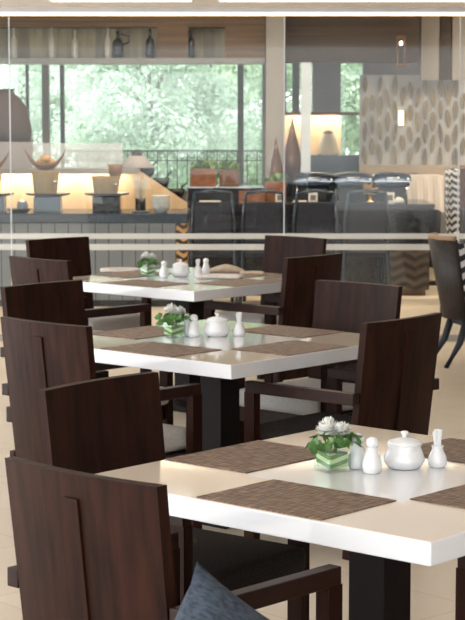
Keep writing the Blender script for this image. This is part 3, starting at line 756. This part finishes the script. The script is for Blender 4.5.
def make_lounge_chair(name, lab, loc, rotz, outer, inner, w, H, zb=.30, rim=None, leg='navy', legh=None):
    """upholstered chair: outer shell behind, patterned cushion inside, four tapered legs; faces local +y"""
    t = thing(name, lab, 'chair', loc, rotz)
    bm = new(); n = 12; R = []
    for i in range(n+1):
        u = -1+2*i/n; yb = -.10*(1-u*u)
        R.append([bm.verts.new(v) for v in ((u*w*.42, yb*.8+.06, zb), (u*w*.5, yb-.03, H), (u*w*.5, yb+.0, H), (u*w*.42, yb*.8+.09, zb))])
    for A, B in zip(R, R[1:]):
        for i in range(4): bm.faces.new((A[i], A[(i+1) % 4], B[(i+1) % 4], B[i]))
    bm.faces.new(R[0]); bm.faces.new(R[-1][::-1])
    obj('back_shell', bm, M[outer], t, True)
    bm = new(); R = []
    for i in range(n+1):
        u = -1+2*i/n; yb = -.10*(1-u*u)
        R.append([bm.verts.new(v) for v in ((u*w*.415, yb*.8+.092, zb+.02), (u*w*.495, yb+.003, H-.015), (u*w*.47, yb+.05, H-.03), (u*w*.40, yb*.8+.14, zb+.02))])
    for A, B in zip(R, R[1:]):
        for i in range(4): bm.faces.new((A[i], A[(i+1) % 4], B[(i+1) % 4], B[i]))
    bm.faces.new(R[0]); bm.faces.new(R[-1][::-1])
    obj('inner_cushion', bm, M[inner], t, False)
    obj('seat', box(new(), -w*.45, w*.45, .10, .55, zb+.02, zb+.17, .03), M[inner], t)
    obj('seat_frame', box(new(), -w*.45, w*.45, .08, .54, zb-.05, zb+.02, .006), M[leg], t)
    if rim:
        bm = new(); pts = [((-1+2*i/n)*w*.5, -.10*(1-(-1+2*i/n)**2)-.015, H+.008) for i in range(n+1)]
        tube(bm, pts, .018, 8); obj('rim', bm, M[rim], t, True)
    for sx in (-1, 1):
        obj('leg', tube(new(), [(sx*w*.40, .50, zb-.05), (sx*w*.41, .52, 0)], [.026, .017], 8), M[leg], t, True)
        obj('leg', tube(new(), [(sx*w*.37, .09, zb), (sx*w*.38, .04, zb*.5), (sx*w*.42, -.06, 0)], [.028, .024, .017], 8), M[leg], t, True)
    return t
make_lounge_chair('chevron_chair', 'black and white chevron chair next to the pale clothed table', (at(453, 180, 17.1).x+.02, 17.1, 0), PI, 'chevron_bw', 'chevron_bw', .16*1.0+.02, Z(168, 17.1)+.0, .30)
make_lounge_chair('rust_chair', 'rust brown chair at the right edge behind the glass', (at(476, 180, 16.4).x+.03, 16.45, 0), PI-.3, 'rust', 'rust', .34, Z(164, 16.9), .30)
make_lounge_chair('navy_chair', 'navy chair low behind the glass at the right edge', (at(478, 240, 15.1).x+.03, 15.1, 0), .25, 'navy', 'navy', .34, Z(207, 15.1), .30)
# chairs on this side of the glass at right
FY = 12.55
make_lounge_chair('upholstered_chair', 'dark upholstered chair with tan top rim at right, before the glass', (at(438, 300, FY).x+.06, FY, 0), -1.35, 'espresso', 'chevron_bw_big', .40, Z(238, FY), .32, 'tan_wood')

# ================================================================== THE THREE TABLES
TH = math.radians(48.45); SIDE = 1.1434
A = Vector((math.cos(TH), math.sin(TH), 0)); B = Vector((-math.sin(TH), math.cos(TH), 0))
N3 = [Vector((.4451, 4.1147, 0)), Vector((-.0051, 7.0757, 0)), Vector((-.2077, 10.0303, 0))]
def tl(i, a, b, z=0.): return N3[i]+A*a+B*b+Vector((0, 0, z))
names3 = ['front', 'middle', 'far']
TOP = .74
def make_table(i, lab):
    c = tl(i, SIDE/2, SIDE/2)
    t = thing('dining_table', lab, 'table', c, TH, 'white square dining tables')
    h = SIDE/2
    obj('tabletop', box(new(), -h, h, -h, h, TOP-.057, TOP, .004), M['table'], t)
    obj('pedestal', box(new(), -.06, .06, -.06, .06, .03, TOP-.075, .003), M['wenge_dark'], t)
    obj('support_plate', box(new(), -.22, .22, -.22, .22, TOP-.075, TOP-.057), M['wenge_dark'], t)
    obj('base', box(new(), -.26, .26, -.26, .26, 0, .03, .004), M['wenge_dark'], t)
    return t
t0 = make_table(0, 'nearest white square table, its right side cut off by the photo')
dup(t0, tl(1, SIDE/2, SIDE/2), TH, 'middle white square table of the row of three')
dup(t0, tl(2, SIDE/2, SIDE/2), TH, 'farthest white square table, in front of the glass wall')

# ------------------------------------------------------------------ placemats: .30 deep, .40 wide
def mat_mesh():
    return box(new(), -.20, .20, -.15, .15, 0, .003, .001)
pm = obj('placemat', mat_mesh(), M['woven'])
first = True
mats = [('NL', .16, .525, TH-PI/2), ('LF', .53, SIDE-.155, TH), ('RN', .545, .16, TH), ('FR', SIDE-.16, .54, TH+PI/2)]
sides = {'NL': ['on the near left side of the front table, below the flower vase', 'on the near left side of the middle table', 'on the near left side of the far table'],
         'LF': ['on the far left side of the front table, behind the flowers', 'on the far left side of the middle table, behind its vase', 'on the far left side of the far table'],
         'RN': ['on the near right side of the front table', 'on the near right side of the middle table', 'on the near right side of the far table'],
         'FR': ['on the far right side of the front table', 'on the far right side of the middle table', 'on the far right side of the far table']}
for i in range(3):
    for (sd, a, b, rz) in mats:
        o = pm if first else pm.copy()
        if not first: C.objects.link(o)
        first = False
        o.location = tl(i, a, b, TOP+.0003); o.rotation_euler = (0, 0, rz)
        tag(o, 'brown woven placemat '+sides[sd][i], 'placemat', 'brown placemats on the %s table' % names3[i])

# ------------------------------------------------------------------ dining chairs
BH, BW, LEAN = .918, .49, .115
def make_chair(fab, lab, grp):
    t = thing('dining_chair', lab, 'chair', (0, 0, 0), 0, grp)
    # backrest slab: leaning, bowed, standing almost to the floor
    def back(bm, x0, x1, z0, z1, off, th, nx=10, nz=6):
        F, Bk = [], []
        for k in range(nz+1):
            z = z0+(z1-z0)*k/nz; rf, rb = [], []
            for i in range(nx+1):
                u = x0+(x1-x0)*i/nx; wz = 1-.05*(BH-z)/BH
                bow = -.024*(1-(2*u/BW)**2)
                y = (BH-z)*LEAN+bow+off
                rb.append(bm.verts.new((u*wz, y, z))); rf.append(bm.verts.new((u*wz, y+th, z)))
            F.append(rf); Bk.append(rb)
        for G in (F, Bk):
            for P, Q in zip(G, G[1:]):
                for i in range(nx): bm.faces.new((P[i], P[i+1], Q[i+1], Q[i]))
        for k in range(nz):
            for i in (0, nx): bm.faces.new((F[k][i], F[k+1][i], Bk[k+1][i], Bk[k][i]))
        for i in range(nx):
            for k in (0, nz): bm.faces.new((F[k][i], F[k][i+1], Bk[k][i+1], Bk[k][i]))
        return bm
    bk = obj('backrest', back(new(), -BW/2, BW/2, .24, BH, 0, .030), M['wenge'], t)
    obj('back_batten', back(new(), -.022, .022, .25, BH-.055, -.007, .007, 2, 5), M['wenge'], bk)
    def yb(z): return (BH-z)*LEAN
    for sx in (-1, 1):
        obj('leg', bar(new(), (sx*.215, yb(.24)+.012, .30), (sx*.215, yb(.0)+.012-.02, 0), .038, .045), M['wenge'], t)      # rear leg
        obj('leg', bar(new(), (sx*.264, .545, 0), (sx*.264, .545, .607), .038, .045), M['wenge'], t)                       # front post
        obj('armrest', box(new(), sx*.264-.019, sx*.264+.019, yb(.62)+.0, .5675, .607, .652, .003), M['wenge_flat'], t)
        obj('side_rail', box(new(), sx*.264-.014, sx*.264+.014, yb(.35), .522, .315, .385, .003), M['wenge_flat'], t)
    obj('front_rail', box(new(), -.245, .245, .53, .56, .315, .385, .003), M['wenge_flat'], t)
    obj('seat', box(new(), -.238, .238, yb(.42)+.035, .60, .386, .468, .024), M[fab], t, True)
    obj('seat_base', box(new(), -.25, .25, yb(.35)+.035, .529, .345, .3845), M['wenge_dark'], t)
    return t
G = 'dark wooden armchairs around the white tables'
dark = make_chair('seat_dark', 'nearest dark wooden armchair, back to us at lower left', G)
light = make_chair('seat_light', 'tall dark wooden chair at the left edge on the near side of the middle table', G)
def face(side): return {'NL': A, 'FR': -A, 'RN': B, 'LF': -B}[side]
def seat_at(i, side, c, o, tw):
    d = face(side); al = B if side in ('NL', 'FR') else A
    base = tl(i, 0, 0)+al*c
    if side == 'FR': base = base+A*SIDE
    if side == 'LF': base = base+B*SIDE
    p = base-d*o
    return p, math.atan2(d.y, d.x)-PI/2+tw
placed = set()
def chair(i, side, c, o, tw, kind, lab):
    p, rz = seat_at(i, side, c, o, tw)
    src = dark if kind == 'd' else light
    if kind not in placed:
        placed.add(kind); src.location = p; src.rotation_euler = (0, 0, rz); src['label'] = lab
    else: dup(src, p, rz, lab)
chair(0, 'NL', .528, .586, -.02, 'd', 'nearest dark wooden armchair at the bottom left, seen from behind')
chair(0, 'LF', .421, .359, .054, 'd', 'dark wooden armchair on the far left side of the nearest table')
chair(0, 'RN', .565, .445, 0, 'd', 'dark wooden armchair at the bottom right edge, mostly outside the photo')
chair(1, 'NL', .462, .550, -.032, 'l', 'dark wooden armchair at the left edge, on the near side of the middle table')
chair(1, 'LF', .525, .499, .012, 'l', 'dark wooden armchair at the left edge, on the far left side of the middle table')
chair(1, 'FR', .55, .375, -.024, 'l', 'dark wooden armchair with pale seat on the far right side of the middle table')
chair(1, 'RN', .461, .483, .012, 'd', 'dark wooden armchair seen from behind, near right side of the middle table')
chair(2, 'NL', .63, .559, -.055, 'l', 'dark wooden armchair at the left, on the near side of the far table')
chair(2, 'LF', .622, .605, -.055, 'l', 'dark wooden armchair at the far left side of the far table, near the buffet counter')
chair(2, 'RN', .594, .364, .017, 'l', 'dark wooden armchair seen from behind, near right side of the far table')
chair(2, 'FR', .709, .586, -.015, 'l', 'dark wooden armchair behind the far table, closest to the glass wall')

# ------------------------------------------------------------------ table settings
def make_shaker(lab, grp):
    t = thing('salt_shaker', lab, 'shaker', (0, 0, 0), 0, grp)
    obj('body', lathe(new(), [(.020, 0), (.025, .004), (.0275, .018), (.026, .032), (.019, .052), (.0145, .066), (.0135, .070)], 24), M['porcelain'], t, True)
    obj('cap', lathe(new(), [(.0135, .070), (.0165, .076), (.0175, .084), (.0145, .092), (.007, .097), (.001, .098)], 20), M['porcelain'], t, True)
    return t
def make_sugar(lab, grp):
    t = thing('sugar_bowl', lab, 'sugar bowl', (0, 0, 0), 0, grp)
    obj('body', lathe(new(), [(.036, 0), (.044, .003), (.055, .018), (.056, .028), (.050, .045), (.045, .058), (.048, .066), (.044, .066), (.040, .058)], 32), M['porcelain'], t, True)
    l = obj('lid', lathe(new(), [(.047, .066), (.048, .069), (.040, .077), (.020, .083), (.008, .085)], 32), M['porcelain'], t, True)
    obj('knob', lathe(new(), [(.006, .084), (.006, .090), (.0105, .097), (.0105, .100), (.004, .102)], 16), M['porcelain'], l, True)
    return t
def make_picks(lab, grp):
    t = thing('toothpick_holder', lab, 'toothpick holder', (0, 0, 0), 0, grp)
    obj('body', lathe(new(), [(.020, 0), (.025, .004), (.027, .015), (.024, .030), (.016, .046), (.0155, .054), (.018, .059), (.0145, .059), (.012, .048), (.010, .03)], 24), M['porcelain'], t, True)
    bm = new(); rr = random.Random(4)
    for k in range(22):
        a = rr.uniform(0, 6.3); r0 = rr.uniform(.001, .007); r1 = rr.uniform(.003, .0115)
        tube(bm, [(r0*math.cos(a), r0*math.sin(a), .035), (r1*math.cos(a), r1*math.sin(a), rr.uniform(.094, .104))], .0032, 5)
    obj('toothpicks', bm, M['pick'], t)
    return t
def make_vase(lab, grp, seed):
    rr = random.Random(seed)
    t = thing('flower_vase', lab, 'flower arrangement', (0, 0, 0), 0, grp)
    h = .036; H = .072; th = .003
    bm = new()
    box(bm, -h, h, -h, h, 0, .005)
    for (x0, x1, y0, y1) in ((-h, h, -h, -h+th), (-h, h, h-th, h), (-h, -h+th, -h+th, h-th), (h-th, h, -h+th, h-th)): box(bm, x0, x1, y0, y1, .005, H)
    obj('glass_cube', bm, M['vase_glass'], t)
    obj('leaf_wrap', box(new(), -h+.005, h-.005, -h+.005, h-.005, .012, .052, .004), M['wrap'], t)
    bm = new()
    for k in range(8):
        a = rr.uniform(0, 6.3); tube(bm, [(.01*math.cos(a), .01*math.sin(a), .05), (.02*math.cos(a), .02*math.sin(a), .085)], .0022, 5)
    obj('stems', bm, M['stem'], t)
    bm = new()
    for k in range(46):
        a = rr.uniform(0, 2*PI); rad = .012+.066*math.sqrt(rr.random()); z = .070+rr.uniform(0, .032)-.32*max(0, rad-.05)+.0
        c = Vector((rad*math.cos(a), rad*math.sin(a), z))
        n = Vector((math.cos(a)*.7+rr.gauss(0, .4), math.sin(a)*.7+rr.gauss(0, .4), .7)).normalized()
        u = n.orthogonal().normalized(); u.rotate(Quaternion(n, rr.uniform(0, 6.3))); v = n.cross(u); s = rr.uniform(.010, .017)
        ctr = bm.verts.new(c-n*.003)
        ring = [bm.verts.new(c+u*s*math.cos(q)*(1+.18*math.cos(5*q))+v*s*.85*math.sin(q)*(1+.18*math.cos(5*q))) for q in [j*2*PI/15 for j in range(15)]]
        for j in range(15): bm.faces.new((ctr, ring[j], ring[(j+1) % 15]))
    # two trailing sprigs
    for sx, yy in ((-1, -.02), (1, .0)):
        for k in range(7):
            c = Vector((sx*(.05+.006*k), yy+rr.uniform(-.012, .012), .082-.003*k+rr.uniform(-.01, .01)))
            n = Vector((sx*.3+rr.gauss(0, .3), -.6+rr.gauss(0, .3), .5)).normalized(); u = n.orthogonal().normalized(); v = n.cross(u); s = .012
            ring = [bm.verts.new(c+u*s*math.cos(q)*(1+.18*math.cos(5*q))+v*s*math.sin(q)) for q in [j*2*PI/12 for j in range(12)]]
            bm.faces.new(ring)
    obj('leaves', bm, M['leaf'], t)
    for (fx, fy, fz, R) in ((-.026, -.006, .110, .032), (.012, -.020, .106, .033), (.002, .022, .116, .030), (.038, .004, .101, .028)):
        bm = new()
        for k in range(90):
            el = math.asin(rr.uniform(-.25, 1)); az = rr.uniform(0, 2*PI)
            d = Vector((math.cos(el)*math.cos(az), math.cos(el)*math.sin(az), math.sin(el)))
            u = d.cross(Vector((0, 0, 1))).normalized() if abs(d.z) < .98 else Vector((1, 0, 0)); w = u.cross(d)
            L = R*rr.uniform(.85, 1.08); pw = R*.16; o_ = Vector((fx, fy, fz))
            b0 = o_+d*R*.3; m1 = o_+d*L*.75; e = o_+d*L+w*R*.10
            vs = [bm.verts.new(x) for x in (b0-u*pw*.5, m1-u*pw, e, m1+u*pw, b0+u*pw*.5)]
            bm.faces.new(vs)
        obj('flower', bm, M['petal'], t)
    return t
VR = TH-.35+.0
def put(o, p, rz=0):
    o.location = p; o.rotation_euler = (0, 0, rz)
ZT = TOP+.0005
vase = make_vase('glass cube vase of white flowers on the nearest table', 'flower vases', 3); put(vase, tl(0, .489+.025, .672+.02, ZT), .62)
def zpt(px, py): return atz(px, py, ZT)
for i, (px, py, lab) in enumerate(((174, 337, 'glass cube vase of white flowers on the middle table'), (148, 276, 'glass cube vase of white flowers on the far table'))):
    q = make_vase(lab, 'flower vases', 11+i); put(q, zpt(px, py), .6+i*.1)
sh = make_shaker('front', 'white shakers'); put(sh, tl(0, .56, .592, ZT)); sh['label'] = 'white pear shaped shaker in front on the nearest table, beside the vase'
dup(sh, tl(0, .585, .660, ZT), 0, 'white shaker half hidden behind the front shaker on the nearest table')
dup(sh, zpt(194, 337), 0, 'white shaker in front on the middle table, beside the vase')
dup(sh, zpt(187.5, 336), 0, 'white shaker half hidden behind the front shaker on the middle table')
dup(sh, zpt(164, 277.5), 0, 'white shaker between the vase and sugar bowl on the far table')
dup(sh, zpt(206, 274.5), 0, 'white shaker behind the toothpick holder on the far table')
sb = make_sugar('x', 'white sugar bowls'); put(sb, tl(0, .675, .570, ZT)); sb['label'] = 'white lidded sugar bowl on the nearest table'
dup(sb, zpt(217, 336), 0, 'white lidded sugar bowl on the middle table')
dup(sb, zpt(180.5, 276.5), 0, 'white lidded sugar bowl on the far table')
tp = make_picks('x', 'toothpick holders'); put(tp, tl(0, .748, .512, ZT)); tp['label'] = 'white toothpick holder with picks on the nearest table'
dup(tp, zpt(239, 336), 0, 'white toothpick holder with picks on the middle table')
dup(tp, zpt(198, 276.5), 0, 'white toothpick holder with picks on the far table')

# napkins on the far table
def napkin(lab, px, py, L, w, h, rz, m, tent=False, z=.0035):
    bm = new(); n = 8; R = []
    for i in range(n+1):
        u = -1+2*i/n
        hh = h*(1-.25*abs(u)**3) if not tent else h*(1-.8*abs(u)**1.5)
        wj = w*(1+.05*math.sin(i*2.1))
        R.append([bm.verts.new(v) for v in ((u*L/2, -wj/2, 0), (u*L/2, -wj/2*1.02, hh*.5), (u*L/2, -wj*.25, hh), (u*L/2, wj*.25, hh*.95), (u*L/2, wj/2*1.02, hh*.5), (u*L/2, wj/2, 0))])
    for P, Q in zip(R, R[1:]):
        for i in range(6): bm.faces.new((P[i], P[(i+1) % 6], Q[(i+1) % 6], Q[i]))
    bm.faces.new(R[0]); bm.faces.new(R[-1][::-1])
    p = atz(px, py, TOP+z)
    o = obj('napkin', bm, M[m], None, True, p, rz)
    return tag(o, lab, 'napkin', 'folded napkins on the far table')
napkin('long white folded napkin left of the vase on the far table', 120, 271, .24, .10, .022, TH-.75, 'napkin_white')
napkin('long white folded napkin right of the toothpick holder on the far table', 220, 278, .27, .09, .026, TH-PI/2+.62, 'napkin_white')
napkin('tented beige napkin behind the long white one on the far table', 226, 271.5, .22, .13, .045, TH-.85, 'napkin_beige', True)
napkin('flat beige folded napkin at the right end of the far table', 252, 274, .14, .10, .018, TH-.8, 'napkin_beige')

# ------------------------------------------------------------------ denim cushion on a low ottoman, foreground
PY = 3.30
p = at(197, 562, PY)
bm = new(); n = 16; L = .40; Fv, Bv = [], []
for j in range(n+1):
    a, b_ = [], []
    for i in range(n+1):
        u, v = -1+2*i/n, -1+2*j/n
        th = .075*(max(0, (1-u**2))*max(0, (1-v**2)))**.42
        pinch = 1-.07*(1-abs(v)**2)*abs(u)**3; pinch2 = 1-.07*(1-abs(u)**2)*abs(v)**3
        x, z = u*L/2*pinch, v*L/2*pinch2
        a.append(bm.verts.new((x, -th-.001, z))); b_.append(bm.verts.new((x, th+.001, z)))
    Fv.append(a); Bv.append(b_)
for Gd in (Fv, Bv):
    for P, Q in zip(Gd, Gd[1:]):
        for i in range(n): bm.faces.new((P[i], P[i+1], Q[i+1], Q[i]))
for i in range(n):
    bm.faces.new((Fv[0][i], Fv[0][i+1], Bv[0][i+1], Bv[0][i])); bm.faces.new((Fv[n][i], Fv[n][i+1], Bv[n][i+1], Bv[n][i]))
    bm.faces.new((Fv[i][0], Fv[i+1][0], Bv[i+1][0], Bv[i][0])); bm.faces.new((Fv[i][n], Fv[i+1][n], Bv[i+1][n], Bv[i][n]))
cu = obj('cushion', bm, M['denim'], None, True)
tag(cu, 'blue grey denim cushion with its corner up, bottom of the photo', 'cushion')
# corner up: rotate in plane so the (-,+) corner is the tip, then lean and turn a little
rot = Matrix.Rotation(.80, 4, 'Z') @ Matrix.Rotation(-.12, 4, 'X') @ Matrix.Rotation(math.radians(35), 4, 'Y')
tip = rot @ Vector((-L/2, 0, L/2))
cu.matrix_world = Matrix.Translation(Vector(p)-tip) @ rot

bpy.context.view_layer.update()
OTT = min((cu.matrix_world @ v.co).z for v in cu.data.vertices)+.004
t = thing('ottoman', 'dark fabric ottoman under the denim cushion', 'ottoman', (.02, PY+.02, 0))
obj('pad', box(new(), -.24, .24, -.24, .24, .12, OTT, .03), M['seat_dark'], t)
for sx in (-1, 1):
    for sy in (-1, 1): obj('leg', box(new(), sx*.19-.02, sx*.19+.02, sy*.19-.02, sy*.19+.02, 0, .12), M['wenge'], t)
